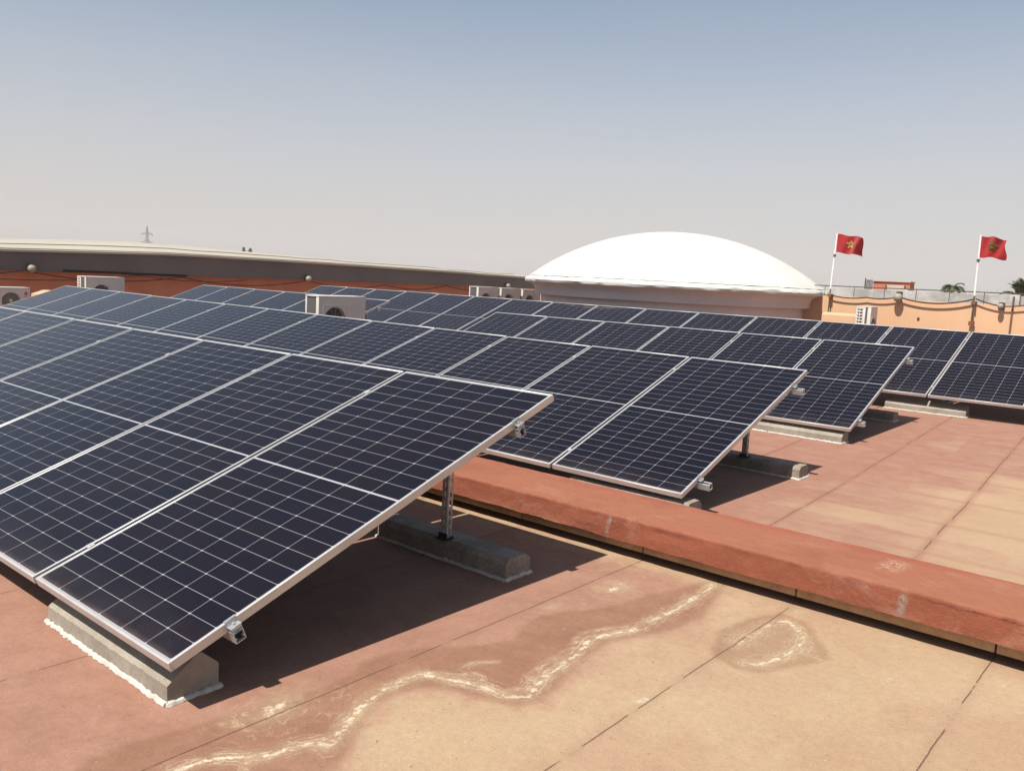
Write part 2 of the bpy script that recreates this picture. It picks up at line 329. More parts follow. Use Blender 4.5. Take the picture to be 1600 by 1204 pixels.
# ------------------------------------------------------------------ kerb between the decks
def mat_kerb():
    g = NG('red_kerb_paint'); p = g.pos(); X = g.xyz(p)
    c = g.mix(g.rng(g.noise(p, 3, 6, .65), .3, .7), (.208, .064, .034), (.168, .048, .025))
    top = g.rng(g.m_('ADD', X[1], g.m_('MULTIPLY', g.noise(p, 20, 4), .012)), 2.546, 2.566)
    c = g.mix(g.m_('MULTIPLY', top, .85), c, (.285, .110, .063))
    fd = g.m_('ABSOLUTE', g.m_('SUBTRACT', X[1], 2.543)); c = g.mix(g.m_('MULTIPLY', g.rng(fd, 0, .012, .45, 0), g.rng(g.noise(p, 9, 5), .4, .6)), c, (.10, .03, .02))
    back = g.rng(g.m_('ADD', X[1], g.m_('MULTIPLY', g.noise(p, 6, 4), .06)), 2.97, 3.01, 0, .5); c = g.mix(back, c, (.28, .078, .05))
    c = g.mix(g.rng(g.noise(g.scale(p, (.5, 1, 1)), 5, 7, .75, .5), .50, .70, 0, .5), c, (.33, .165, .112)); c = g.mix(g.rng(g.noise(p, 1.3, 5, .7), .48, .66, 0, .35), c, (.17, .055, .032))
    n = g.noise(p, 90, 6, .75)
    c = g.mix(g.rng(n, .60, .72, 0, .55), c, (0.294, 0.140, 0.105)); c = g.mix(g.rng(n, .30, .40, .55, 0), c, (0.105, 0.028, 0.020))
    def blob(cx, cy, cz, rx, ry, rz):
        s = g.m_('POWER', g.m_('DIVIDE', g.m_('SUBTRACT', X[0], cx), rx), 2); s2 = g.m_('POWER', g.m_('DIVIDE', g.m_('SUBTRACT', X[1], cy), ry), 2)
        s3 = g.m_('POWER', g.m_('DIVIDE', g.m_('SUBTRACT', X[2], cz), rz), 2)
        return g.m_('ADD', g.m_('SQRT', g.m_('ADD', g.m_('ADD', s, s2), s3)), g.m_('MULTIPLY', g.m_('SUBTRACT', g.noise(p, 30, 6, .7), .5), 2.4))
    for (cx, rx) in ((0.005, .020), (1.525, .026)):
        c = g.mix(g.m_('MULTIPLY', g.rng(blob(cx, 2.53, -.035, rx, .06, .085), .3, 1.0, .85, 0), g.rng(g.noise(p, 75, 5, .8), .44, .52, .15, 1)), c, (.20, .165, .14))
    c = g.mix(g.m_('MULTIPLY', g.rng(blob(1.39, 2.855, .02, .075, .13, .05), .2, 1.1, 1, 0), g.rng(g.m_('ABSOLUTE', g.m_('SUBTRACT', g.noise(p, 22, 4, .7, 1.5), .5)), .0, .07, .85, 0)), c, (.44, .33, .24))
    # crack near the fold on the right
    cr = g.m_('ABSOLUTE', g.m_('SUBTRACT', g.m_('ADD', X[2], g.m_('MULTIPLY', g.noise(p, 16, 5, .8), .05)), .028))
    c = g.mix(g.m_('MULTIPLY', g.rng(cr, .0005, .003, 1, 0), g.m_('MULTIPLY', g.rng(X[0], 1.58, 1.66), g.rng(X[1], 2.56, 2.60, 1, 0))), c, (.08, .02, .012))
    h = g.m_('ADD', g.noise(p, 110, 5, .7), g.m_('MULTIPLY', g.noise(p, 14, 4, .6), 2.0))
    g.bump(h, .9, .006)
    return g.done(c, .9, 0, .2)
kx = np.linspace(-17, 12, 900)
hn = RNG.randn(900); 
def sm(a, k): return np.convolve(a, np.ones(k)/k, 'same')*math.sqrt(k)
wob = {j: (sm(RNG.randn(900), 5)*.0014, sm(RNG.randn(900), 4)*(.0014 if j in (0, 1, 2) else .0010)) for j in range(12)}
low_wave = np.interp(kx, np.cumsum(RNG.rand(80)*.7)-17, RNG.randn(80)*.0018)
def kj(x, j):
    i = int(np.clip((x+17)/29*899, 0, 899)); a, b = wob[j]; dz = b[i]+(low_wave[i] if j in (0, 1, 11) else 0)
    return float(a[i]), float(dz)
prof = [(2.58, -.098), (2.512, -.094), (2.522, -.05), (2.534, -.01), (2.541, .010), (2.556, .023), (2.65, .024), (2.85, .024), (2.98, .024), (3.05, .022), (3.062, .0), (3.062, -.098)]
kerb = empty('roof_kerb', (0, 2.8, Z0)); tag(kerb, 'long low kerb painted rough red, running between the near and far roof decks', 'kerb')
km = mat_kerb()
def rel(o, root): o.parent = root; o.location = Vector(o.location)-root.location; return o
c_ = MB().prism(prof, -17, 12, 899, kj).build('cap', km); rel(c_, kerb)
tanb = mottled('tan_plinth_render', (.42, .27, .15), (.33, .20, .11), sc=7, bump=.4, bsc=60)
x = -17.2+.0
seams = [0.205+.836*k+.84*0 for k in range(-20, 14)]
seams = [1.05+.84*k for k in range(-21, 13)]
b = MB()
for a, c2 in zip(seams[:-1], seams[1:]): b.box(a+.004, c2-.004, 2.560, 2.62, -.148, -.1005)
rel(b.build('plinth', tanb, bevel=.004), kerb)
recess_m = mottled('recess_shade_dark', (.05, .018, .012), (.08, .03, .02), sc=10)
rel(MB().box(-17, 12, 2.695, 3.015, -.30, -.1485).build('recess', recess_m), kerb)  # dark-coloured box at the back of the void, standing for its shade

# ------------------------------------------------------------------ solar panels
PW, PL, PITCH = 1.038, 2.0932, 1.058
def mat_cells():
    g = NG('monocrystalline_cells'); v = g.obj(); X = g.xyz(v)
    mx_ = .0145; my_ = .018; mid = .0045                          # margins; half gap at the middle
    cw = (PW-2*mx_)/6; ch = (PL/2-my_-mid)/12
    ux = g.m_('DIVIDE', g.m_('SUBTRACT', g.m_('MULTIPLY', X[0], -1), mx_), cw)
    yl = g.m_('SUBTRACT', PL/2, g.m_('ABSOLUTE', g.m_('SUBTRACT', X[1], PL/2)))     # distance from nearer end
    uy = g.m_('DIVIDE', g.m_('SUBTRACT', yl, my_), ch)
    fx = g.m_('SUBTRACT', g.m_('FRACT', ux), .5); fy = g.m_('SUBTRACT', g.m_('FRACT', uy), .5)
    ex = g.m_('MULTIPLY', g.m_('SUBTRACT', .5, g.m_('ABSOLUTE', fx)), cw)          # metres to cell edge
    ey = g.m_('MULTIPLY', g.m_('SUBTRACT', .5, g.m_('ABSOLUTE', fy)), ch)
    ln = g.m_('MAXIMUM', g.rng(ex, .0006, .0013, 1, 0, False), g.rng(ey, .0006, .0013, 1, 0, False))
    dia = g.rng(g.m_('ADD', ex, ey), .0058, .0070, 1, 0, False)
    out = g.m_('MAXIMUM', g.m_('MAXIMUM', g.m_('LESS_THAN', ux, 0), g.m_('GREATER_THAN', ux, 6)), g.m_('MAXIMUM', g.m_('LESS_THAN', uy, 0), g.m_('GREATER_THAN', uy, 12)))
    # the outer margin is the same dark sheet except the white middle strip
    midl = g.m_('GREATER_THAN', uy, 12.0)
    ln = g.m_('MAXIMUM', ln, dia)
    edge_out = g.m_('MAXIMUM', g.m_('MAXIMUM', g.m_('LESS_THAN', ux, 0.0), g.m_('GREATER_THAN', ux, 6.0)), g.m_('LESS_THAN', uy, 0))
    ln = g.m_('MAXIMUM', ln, edge_out)
    # busbars and fingers
    bb = g.m_('MULTIPLY', g.m_('ABSOLUTE', g.m_('SUBTRACT', g.m_('FRACT', g.m_('MULTIPLY', ux, 9)), .5)), cw/9)
    bus = g.rng(bb, .0003, .0008, .55, 0, False)
    fi = g.m_('FRACT', g.m_('MULTIPLY', uy, 15)); fin = g.rng(g.m_('ABSOLUTE', g.m_('SUBTRACT', fi, .5)), .10, .32, .30, 0, False)
    # a tint for each cell
    cx = g.m_('FLOOR', ux); cyy = g.m_('FLOOR', g.m_('DIVIDE', X[1], ch))
    cmb = g.n('ShaderNodeCombineXYZ'); g.lk(cx, cmb.inputs[0]); g.lk(cyy, cmb.inputs[1]); g.lk(g.m_('MULTIPLY', g.rnd(), 57), cmb.inputs[2])
    wn = g.n('ShaderNodeTexWhiteNoise'); wn.noise_dimensions = '3D'; g.lk(cmb.outputs[0], wn.inputs[0])
    wx = g.xyz(wn.outputs['Color'])
    c = g.mix(g.rng(wx[0], 0, 1, 0, 1, False), (.0030, .0019, .0055), (.0050, .0021, .0038))
    c = g.mix(g.m_('MULTIPLY', wx[1], .7), c, (.0020, .0022, .0075))
    c = g.mix(g.rnd(), c, g.mix(.5, c, (.0018, .0022, .0085)))
    c = g.mix(fin, c, (.018, .016, .020)); c = g.mix(bus, c, (.032, .029, .034))
    c = g.mix(g.m_('MULTIPLY', ln, g.rng(g.m_('ADD', ex, ey), .002, .006, 1, .85)), c, (.30, .295, .305)); c = g.mix(midl, c, (.30, .295, .30))
    # dust, thicker towards the lower edge
    p = g.pos(); dn = g.rng(g.noise(p, 2.2, 6, .7), .3, .75, .25, 1.0)
    low = g.m_('ADD', g.rng(X[1], 0.0, .25, .035, .0), g.rng(X[1], 0.008, .045, .16, .0))
    speck = g.rng(g.noise(p, 90, 3, .8), .68, .76, 0, .05)
    dust = g.m_('ADD', g.m_('MULTIPLY', dn, g.m_('ADD', low, .0045)), g.m_('MULTIPLY', speck, dn))
    c = g.mix(dust, c, (.46, .34, .27))
    g.b.inputs['IOR'].default_value = 1.28
    g.b.inputs['Coat Weight'].default_value = 0.0
    ro = g.rng(dn, .2, 1, .05, .12, False)
    return g.done(c, ro, 0, .45)
cells_m = mat_cells()
alu_m = mottled('anodised_aluminium', (.60, .58, .56), (.52, .50, .48), sc=5, rough=.42, bump=.05, bsc=300, metal=.55, grain=.04, spec=.5)
galv_m = mottled('galvanised_steel', (.50, .50, .50), (.36, .37, .38), sc=30, rough=.45, bump=.1, bsc=200, metal=.7, grain=.08)
dark_m = mottled('black_rubber_insert', (.012, .012, .013), (.02, .02, .022), sc=30)
blue_m = mottled('blue_plastic_nut', (.06, .30, .42), (.05, .26, .38), sc=30, rough=.4)
def make_panel():
    root = empty('solar_panel')
    fr = MB(); t = .0105; h = .035
    fr.box(-t, 0, t, PL-t, -h, 0); fr.box(-PW, -PW+t, t, PL-t, -h, 0); fr.box(-PW, 0, 0, t, -h, 0); fr.box(-PW, 0, PL-t, PL, -h, 0)
    fr.box(-PW+t, -t, t, t+.02, -h, -h+.002).box(-PW+t, -t, PL-t-.02, PL-t, -h, -h+.002)
    fr.build('frame', alu_m, root, bevel=.0012, seg=1)
    MB().box(-PW+t, -t, t, PL-t, -.007, -.0022).build('cell_laminate', cells_m, root)
    return root
proto = make_panel(); used = [False]
# rows: origin of lower right corner, yaw, slope, tilt
TH = 0.3574
def row_mat(o, ya, sl, dt):
    th = TH+dt
    M = Matrix.Rotation(ya, 3, 'Z') @ Matrix.Rotation(-sl, 3, 'Y') @ Matrix.Rotation(th, 3, 'X')
    return Matrix.Translation(Vector(o)) @ M.to_4x4()
D = math.pi/180
ROWS = {
 'front':  dict(o=(0, 0, 0), r=(0, .037*D, -.154*D), n=range(0, 9), name='front row', g='solar panels of the front row'),
 'second': dict(o=(-.0701, 3.4766, -.0332), r=(.167*D, -.248*D, -.945*D), n=range(0, 13), name='second row', g='solar panels of the second row'),
 'third':  dict(o=(-.2147, 7.0984, -.0076), r=(-.02*D, .099*D, .391*D), n=range(0, 6), name='short third row right of the white condenser', g='solar panels of the third row, right part'),
 'thirdl': dict(o=(-9.165, 7.15, .028), r=(0, 0, .3*D), n=range(0, 6), name='third row left part, behind the white condenser', g='solar panels of the third row, left part'),
 'fourth': dict(o=(-.2629, 9.9924, .1145), r=(-.54*D, .031*D, .708*D), n=range(-3, 14), name='back row', g='solar panels of the back row'),
}
def place_panel(M, label, group):
    if not used[0]: o = proto; used[0] = True
    else: o = copy_tree(proto)
    o.matrix_world = M; tag(o, label, 'solar panel', group)
for key, rw in ROWS.items():
    M0 = row_mat(rw['o'], *rw['r']); rw['M'] = M0
    ns = list(rw['n']); N = len(ns)
    for k, n in enumerate(ns):
        jit = Matrix.Translation((-n*PITCH, random.uniform(-.003, .003), random.uniform(-.0015, .0015))) @ Matrix.Rotation(random.uniform(-.0012, .0012), 4, 'X')
        if key == 'fourth':
            lab = ('back row panel at its right end, %s in from the right' % ORD[k]) if k < 3 else 'panel of the back row, %s from its left end' % ORD[N-1-k]
        elif key == 'thirdl': lab = 'panel of the third row left of the white condenser, %s from the left end' % ORD[N-1-k]
        elif key == 'third': lab = ('right-hand end panel of the short third row' if k == 0 else 'panel of the short third row, %s from its right end' % ORD[k])
        else: lab = ('right-hand end panel of the %s, its silver side frame showing' % rw['name']) if k == 0 else 'panel of the %s, %s from its right end' % (rw['name'], ORD[k])
        place_panel(M0 @ jit, lab, rw['g'])

# ------------------------------------------------------------------ mounting frames: rails, clamps, posts
def rail_end(M, s, x1, x0, parent):
    # C-shaped rail along local x below the panel frame
    b = MB(); z = -.036; w_ = .040; h_ = .042
    b.box(x0, x1, s-w_/2, s-w_/2+.003, z-h_, z); b.box(x0, x1, s+w_/2-.003, s+w_/2, z-h_, z); b.box(x0, x1, s-w_/2+.003, s+w_/2-.003, z-h_, z-h_+.003)
    b.box(x0, x1, s-w_/2+.003, s-w_/2+.012, z-.003, z); b.box(x0, x1, s+w_/2-.012, s+w_/2-.003, z-.003, z)
    b.box(x0, x1, s-w_/2+.003, s-w_/2+.009, z-.028, z-.024); b.box(x0, x1, s+w_/2-.009, s+w_/2-.003, z-.028, z-.024)
    b.v = [tuple(M @ Vector(v)) for v in b.v]; r = b.build('rail', alu_m); rel(r, parent)
    i = MB().box(x1-.05, x1-.012, s-w_/2+.004, s+w_/2-.004, z-.037, z-.012); i.v = [tuple(M @ Vector(v)) for v in i.v]; q = i.build('rail_plug', dark_m); q.parent = r
    j = MB().box(x1-.014, x1-.008, s-.012, s+.012, z-.012, z-.004); j.v = [tuple(M @ Vector(v)) for v in j.v]; q = j.build('slot_nut', blue_m); q.parent = r
def end_clamp(M, s, xe, parent):
    b = MB(); b.box(xe+.001, xe+.026, s-.022, s+.022, -.0365, -.0335); b.box(xe+.0012, xe+.0045, s-.022, s+.022, -.033, .002)
    b.box(xe-.008, xe+.0042, s-.022, s+.022, .0022, .0052); b.box(xe+.020, xe+.0235, s-.022, s+.022, -.033, -.018); b.box(xe+.005, xe+.03, s-.022, s+.022, -.0176, -.0145)
    b.tube([(xe+.014, s, -.0144), (xe+.014, s, -.006)], .0065, 6)
    b.v = [tuple(M @ Vector(v)) for v in b.v]; rel(b.build('end_clamp', galv_m, bevel=.0006, seg=1), parent)
def mid_clamp(M, s, xj, parent):
    b = MB(); b.box(xj-.017, xj+.017, s-.015, s+.015, .0012, .0032); b.box(xj-.0085, xj+.0085, s-.015, s+.015, -.030, .0008); b.tube([(xj, s, .0033), (xj, s, .006)], .005, 6)
    b.v = [tuple(M @ Vector(v)) for v in b.v]; rel(b.build('mid_clamp', alu_m), parent)
def strut(x, y, zb, zt, parent):
    # perforated C channel, open to the right, slots cut as gaps
    b = MB(); t = .0025; w_ = .041; d = .041
    def web(flat):      # flat(u0,u1,z0,z1) adds a plate piece
        flat(-w_/2, -.0065, zb, zt); flat(.0065, w_/2, zb, zt); z = zb
        while z < zt: flat(-.0065, .0065, z, min(z+.019, zt)); z += .05
    web(lambda u0, u1, a, c: b.box(x+u0, x+u1, y-d/2, y-d/2+t, a, c))
    web(lambda u0, u1, a, c: b.box(x+w_/2-t, x+w_/2, y+t+u0*.9, y+u1*.95, a, c))
    b.box(x-w_/2, x-w_/2+t, y-d/2+t, y+d/2, zb, zt); b.box(x-w_/2+t, x-w_/2+.010, y+d/2-t, y+d/2, zb, zt); b.box(x+w_/2-.012, x+w_/2-t, y+d/2-t, y+d/2, zb, zt)
    o = b.build('post', galv_m); rel(o, parent)
    f = MB().box(x-.045, x+.040, y-.045, y+.025, zb-.004, zb); f.box(x-.03, x+.03, y-.029, y-.0235, zb+.001, zb+.028)
    f.tube([(x-.042, y, zb+.001), (x-.042, y, zb+.016)], .008, 6).tube([(x+.042, y, zb+.001), (x+.042, y, zb+.016)], .008, 6)
    f = f.build('foot_plate', dark_m, bevel=.001, seg=1); f.parent = o
conc_m = None
def mat_conc():
    g = NG('kerbstone_concrete'); p = g.pos(); c = g.mix(g.rng(g.noise(p, 5, 6, .7), .3, .7), (.30, .265, .215), (.22, .19, .15))
    c = g.mix(g.rng(g.noise(p, 45, 6, .75), .60, .72, 0, .5), c, (.42, .38, .33)); c = g.mix(g.rng(g.noise(p, 22, 4, .6), .28, .38, .5, 0), c, (.13, .10, .075))
    sp = g.rng(g.noise(p, 170, 2, .5), .66, .70, 0, .6); c = g.mix(sp, c, (.06, .045, .035))
    g.bump(g.m_('ADD', g.noise(p, 60, 6, .7), g.m_('MULTIPLY', g.noise(p, 9, 3), 2)), .5, .005); return g.done(c, .92, 0, .2)
conc_m = mat_conc()
conc_dark = mottled('dark_concrete', (.19, .155, .120), (.26, .215, .170), sc=7, bump=.5, bsc=60, grain=.2)  # darker concrete tone, used for the rear blocks
mortar_m = mottled('white_mortar', (.50, .46, .41), (.40, .36, .31), sc=20, bump=.6, bsc=80, grain=.1)
blocks = []
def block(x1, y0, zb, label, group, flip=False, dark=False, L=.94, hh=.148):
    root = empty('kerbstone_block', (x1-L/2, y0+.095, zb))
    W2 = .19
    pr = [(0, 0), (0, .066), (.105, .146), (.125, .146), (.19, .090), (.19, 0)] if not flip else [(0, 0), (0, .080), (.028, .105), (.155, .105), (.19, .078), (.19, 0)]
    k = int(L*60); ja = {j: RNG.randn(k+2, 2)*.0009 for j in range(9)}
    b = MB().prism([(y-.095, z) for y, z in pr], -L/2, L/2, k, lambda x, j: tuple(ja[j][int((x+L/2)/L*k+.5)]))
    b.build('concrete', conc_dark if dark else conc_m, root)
    # ragged bead of mortar round the foot
    m = MB(); n = 70
    def bead(ax, ay, bx, by, n, r):
        pts = []; rr = []
        for i in range(n+1):
            t = i/n; pts.append((ax+(bx-ax)*t+random.gauss(0, .0015), ay+(by-ay)*t+random.gauss(0, .0025), .003+random.gauss(0, .0015))); rr.append(max(.004, r*(1+random.gauss(0, .11))))
        m.tube(pts, rr, 7)
    bead(-L/2-.005, -.100, L/2+.004, -.100, n, .011); bead(L/2+.004, -.100, L/2+.004, .100, 16, .012)
    bead(-L/2-.004, -.100, -L/2-.004, .100, 16, .011); bead(-L/2, .100, L/2, .100, n, .010)
    m.build('mortar_bead', mortar_m, root, smooth=True)
    tag(root, label, 'kerbstone', group); return root
def array(key, prot, xsup, label, ps=(.235, 1.80)):
    rw = ROWS[key]; M = rw['M']; ns = list(rw['n']); x1 = -ns[0]*PITCH; x0 = -(ns[-1]+1)*PITCH+.02
    root = empty('mounting_frame', (rw['o'][0], rw['o'][1], rw['o'][2])); tag(root, label, 'mounting frame', 'mounting frames under the panel rows')
    for i, s in enumerate(ps):
        rail_end(M, s, x1+prot, x0-prot, root)
        end_clamp(M, s, x1, root)
        b = MB()
        for n in ns[1:]: mid_clamp(M, s, -n*PITCH+.010, root)
    for xx in xsup:
        P = M @ Vector((xx, ps[1], -.079)); yb = P.y+.10
        zb = (Z0 if key == 'front' else z1(yb))+.107
        Q = M @ Vector((xx, (yb-rw['o'][1])/math.cos(TH), -.04))
        strut(P.x, yb, zb, Q.z-.012, root)
        # link plate between rail and post
        f = MB().box(P.x+.022, P.x+.026, P.y-.015, yb+.02, P.z-.0, P.z+.04); rel(f.build('link_plate', galv_m), root)
        A = M @ Vector((xx, ps[0], -.078)); zb2 = (Z0 if key == 'front' else z1(A.y-.1))+.120
        f = MB().box(A.x-.02, A.x+.02, A.y-.024, A.y-.020, zb2-.01, A.z+.035); f.box(A.x-.02, A.x+.02, A.y-.0198, A.y+.04, zb2, zb2+.004); rel(f.build('front_bracket', galv_m), root)
        if key == 'fourth':
            bb = MB().bar((A.x+.03, A.y-.03, zb2+.01), (A.x+.52, A.y+.2, A.z+.09), .012, .012); bb.bar((A.x-.03, A.y-.05, zb2-.0), (A.x-.22, A.y-.06, zb2-.02), .014, .010)
            rel(bb.build('earth_strap', alu_m), root)
    return root
array('front', .028, [-.535, -2.65, -4.77, -6.9], 'silver rails, clamps and slotted post carrying the front row of panels')
array('second', .085, [-.40, -2.52, -4.63, -6.75, -8.86, -10.98, -13.1], 'silver rails and brown slotted post carrying the second row of panels')
array('third', .065, [-.45, -2.6, -4.7, -6.1], 'silver rails and clamps under the short third row right of the condenser')
array('thirdl', .065, [-.45, -3.1, -5.8], 'silver rails and clamps under the left part of the third row')
array('fourth', .05, [2.5, .15, -2.3, -4.4, -6.5, -8.6, -10.7, -12.8], 'rails and brackets under the back row, above the pale kerbstone')
fg = 'kerbstones under the low edges of the panels'; rg = 'kerbstones under the rear posts of the panels'
block(-.09, .045, Z0, 'grey concrete kerbstone bedded in white mortar under the low corner of the front row', fg)
block(-2.20, .045, Z0, 'grey concrete kerbstone under the low edge of the front row, second from the right end', fg)
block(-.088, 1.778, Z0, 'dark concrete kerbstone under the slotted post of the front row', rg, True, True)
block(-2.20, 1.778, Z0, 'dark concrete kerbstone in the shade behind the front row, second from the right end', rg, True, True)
block(-.03, 3.50, z1(3.6), 'grey kerbstone just behind the red kerb under the low corner of the second row', fg, True)
block(-2.2, 3.52, z1(3.6), 'grey kerbstone under the low edge of the second row, second from its right end', fg)
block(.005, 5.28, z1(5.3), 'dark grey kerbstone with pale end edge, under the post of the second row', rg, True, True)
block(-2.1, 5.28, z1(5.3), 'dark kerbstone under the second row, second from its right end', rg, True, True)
block(-.285, 7.10, z1(7.2), 'pale kerbstone under the low right corner of the third row', fg)
block(-2.4, 7.10, z1(7.2), 'pale kerbstone under the third row, second from its right end', fg)
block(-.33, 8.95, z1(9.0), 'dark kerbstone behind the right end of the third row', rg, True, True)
block(.19, 10.05, z1(10.1), 'long pale kerbstone under the low edge of the back row', fg)
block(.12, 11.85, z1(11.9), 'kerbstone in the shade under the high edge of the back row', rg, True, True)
block(2.9, 10.05, z1(10.1), 'pale kerbstone under the back row, beyond its right-hand neighbour', fg)

# ------------------------------------------------------------------ air conditioner condensers
ac_m = mottled('cream_painted_steel', (.56, .525, .475), (.51, .475, .425), sc=3, rough=.45, bump=.03, bsc=60, grain=.03, spec=.5)
coil_m = None
def mat_coil():
    g = NG('condenser_coil'); X = g.xyz(g.obj()); f = g.m_('FRACT', g.m_('MULTIPLY', X[1], 90)); f2 = g.m_('FRACT', g.m_('MULTIPLY', X[2], 28))
    c = g.mix(g.m_('LESS_THAN', f, .4), (.10, .09, .085), (.05, .045, .045)); c = g.mix(g.m_('LESS_THAN', f2, .12), c, (.20, .18, .17)); return g.done(c, .6, .3)
coil_m = mat_coil()
fan_m = mottled('dark_fan_cavity', (.045, .035, .032), (.06, .045, .04), sc=8)
wire_m = mottled('coated_grille_wire', (.30, .27, .24), (.26, .23, .21), sc=8, rough=.5)
def text_obj(s, size, mat, parent, loc, rot, ext=.0015):
    cu = bpy.data.curves.new('lettering', 'FONT'); cu.body = s; cu.size = size; cu.extrude = ext; cu.align_x = 'CENTER'; cu.align_y = 'CENTER'
    t = bpy.data.objects.new('lettering', cu); me = bpy.data.meshes.new_from_object(t); bpy.data.objects.remove(t)
    me.materials.append(mat); o = bpy.data.objects.new('lettering', me); COL.objects.link(o); o.parent = parent; o.location = loc; o.rotation_euler = rot; return o
red_logo = mottled('logo_red', (.36, .04, .06), (.33, .035, .055), sc=8, rough=.4)
grey_logo = mottled('logo_grey', (.22, .20, .20), (.2, .18, .18), sc=8, rough=.4)
def condenser(x, yc, ztop, W_, H, label, Dp=.30, fan_r=.20, fan_c=None, frame_sq=True, louvre=False, logo=False, base=None, solid_fan=False):
    """front faces +x at x; origin under the unit"""
    zb = z1(yc); root = empty('condenser_unit', (x, yc, zb)); tag(root, label, 'air conditioner', 'white condenser units on the roof')
    b0 = ztop-H-zb; t0 = ztop-zb; fc = fan_c if fan_c is not None else -.10*W_; fz = t0-H*.52
    # casing shell with a round fan hole made from a ring of quads
    body = MB(); n = 32; ys = (-W_/2, W_/2)
    sq = []
    for i in range(n):
        a = 2*math.pi*i/n; ca, sa = math.cos(a), math.sin(a)
        sx_ = ((ys[1]-fc) if ca > 0 else (fc-ys[0]))/max(abs(ca), 1e-6); sz_ = ((t0-fz) if sa > 0 else (fz-b0))/max(abs(sa), 1e-6); q = min(sx_, sz_)
        sq.append((fc+ca*q, fz+sa*q))
    k = len(body.v)
    for i in range(n):
        a = 2*math.pi*i/n; body.v.append((0, *sq[i])); body.v.append((0, fc+math.cos(a)*fan_r, fz+math.sin(a)*fan_r)); body.v.append((-.06, fc+math.cos(a)*fan_r*.96, fz+math.sin(a)*fan_r*.96))
    for i in range(n):
        j = (i+1) % n; body.f.append((k+3*i, k+3*j, k+3*j+1, k+3*i+1)); body.f.append((k+3*i+1, k+3*j+1, k+3*j+2, k+3*i+2))
    for (cy_, cz_) in ((ys[0], b0), (ys[1], b0), (ys[1], t0), (ys[0], t0)):     # fill corner triangles
        body.v.append((0, cy_, cz_)); ci = len(body.v)-1
        srt = sorted(range(n), key=lambda i: math.hypot(sq[i][0]-cy_, sq[i][1]-cz_))[:2]; body.f.append((ci, k+3*srt[0], k+3*srt[1]))
    o = body.build('front_panel', ac_m, root, smooth=False)
    c = MB(); c.box(-Dp, -.0005, -W_/2-.004, W_/2+.004, t0+.0005, t0+.016); c.box(-Dp, -.0005, -W_/2, W_/2, b0-.02, b0-.0005)
    c.box(-.062, -.001, -W_/2, -W_/2+.05, b0, t0); c.box(-Dp, -Dp+.03, -W_/2, -W_/2+.03, b0, t0); c.box(-Dp, -.001, W_/2-.012, W_/2, b0, t0)
    if louvre: c.box(-Dp+.11, -Dp+.16, -W_/2, -W_/2+.02, b0, t0)
    c.build('casing', ac_m, root, bevel=.004)
    MB().box(-Dp+.03, -.065, -W_/2+.01, -W_/2+.02, b0+.01, t0-.01).build('coil', coil_m, root)
    MB().box(-Dp+.004, -Dp+.012, -W_/2+.03, W_/2-.02, b0+.01, t0-.01).build('rear_coil', coil_m, root)
    if louvre:
        l = MB(); zz = b0+.02
        while zz < t0-.02: l.box(-Dp+.012, -Dp+.12, -W_/2-.008, -W_/2+.008, zz, zz+.022); zz += .055
        l.box(-Dp+.058, -Dp+.07, -W_/2-.006, -W_/2+.006, b0, t0); l.build('louvre', ac_m, root)
    MB().box(-.14, -.135, fc-fan_r, fc+fan_r, fz-fan_r, fz+fan_r).build('fan_shroud', fan_m, root)
    fb = MB()
    for q in range(3):
        a = q*2.094+.4; v0 = len(fb.v)
        for (r_, da, dx) in ((.04, 0, 0), (fan_r*.88, -.35, .02), (fan_r*.9, .45, -.03), (.04, .9, -.02)): fb.v.append((-.09+dx, fc+math.cos(a+da)*r_, fz+math.sin(a+da)*r_))
        fb.f.append((v0, v0+1, v0+2, v0+3))
    fb.build('fan_blades', fan_m, root)
    g_ = MB()
    for rr_ in np.linspace(.03, fan_r*.99, 8 if not solid_fan else 14):
        g_.tube([(.004, fc+math.cos(a)*rr_, fz+math.sin(a)*rr_) for a in np.linspace(0, 2*math.pi, 29)], .002 if not solid_fan else .003, 4, False)
    for a in np.linspace(0, math.pi, 7)[:-1]: g_.bar((.006, fc-math.cos(a)*fan_r, fz-math.sin(a)*fan_r), (.006, fc+math.cos(a)*fan_r, fz+math.sin(a)*fan_r), .0035)
    g_.build('fan_grille', wire_m, root)
    hb = MB().tube([(.003, fc, fz), (.014, fc, fz)], .028, 16); hb.build('hub_cap', ac_m, root)
    if frame_sq:
        s_ = MB(); e = fan_r+.022
        for (a_, b_) in (((-e, -e), (e, -e)), ((e, -e), (e, e)), ((e, e), (-e, e)), ((-e, e), (-e, -e))): s_.bar((.003, fc+a_[0], fz+a_[1]), (.003, fc+b_[0], fz+b_[1]), .006)
        s_.build('embossed_frame', ac_m, root)
    if logo:
        MB().tube([(.0015, W_/2-.075, t0-.10), (.006, W_/2-.075, t0-.10)], .031, 20).build('badge', red_logo, root)
        text_obj('LG', .045, grey_logo, root, (.004, W_/2-.075, t0-.165), (R(90), 0, R(90)))
        MB().box(.0062, .0075, W_/2-.079, W_/2-.074, t0-.118, t0-.085).box(.0062, .0075, W_/2-.0738, W_/2-.062, t0-.118, t0-.113).build('badge_mark', ac_m, root)
    # stand
    st = MB()
    for yy in (-W_/2+.1, W_/2-.1):
        st.box(-Dp+.01, .02, yy-.02, yy+.02, b0-.045, b0-.0205)
        for xx in (-Dp+.03, -.0): st.box(xx-.015, xx+.015, yy-.015, yy+.015, 0, b0-.0455)
    st.build('stand', galv_m, root)
    return root
condenser(-7.0, 6.30, .892, .82, .62, 'cream condenser with a caged fan standing between the second and third panel rows', fan_r=.185, fan_c=-.13)
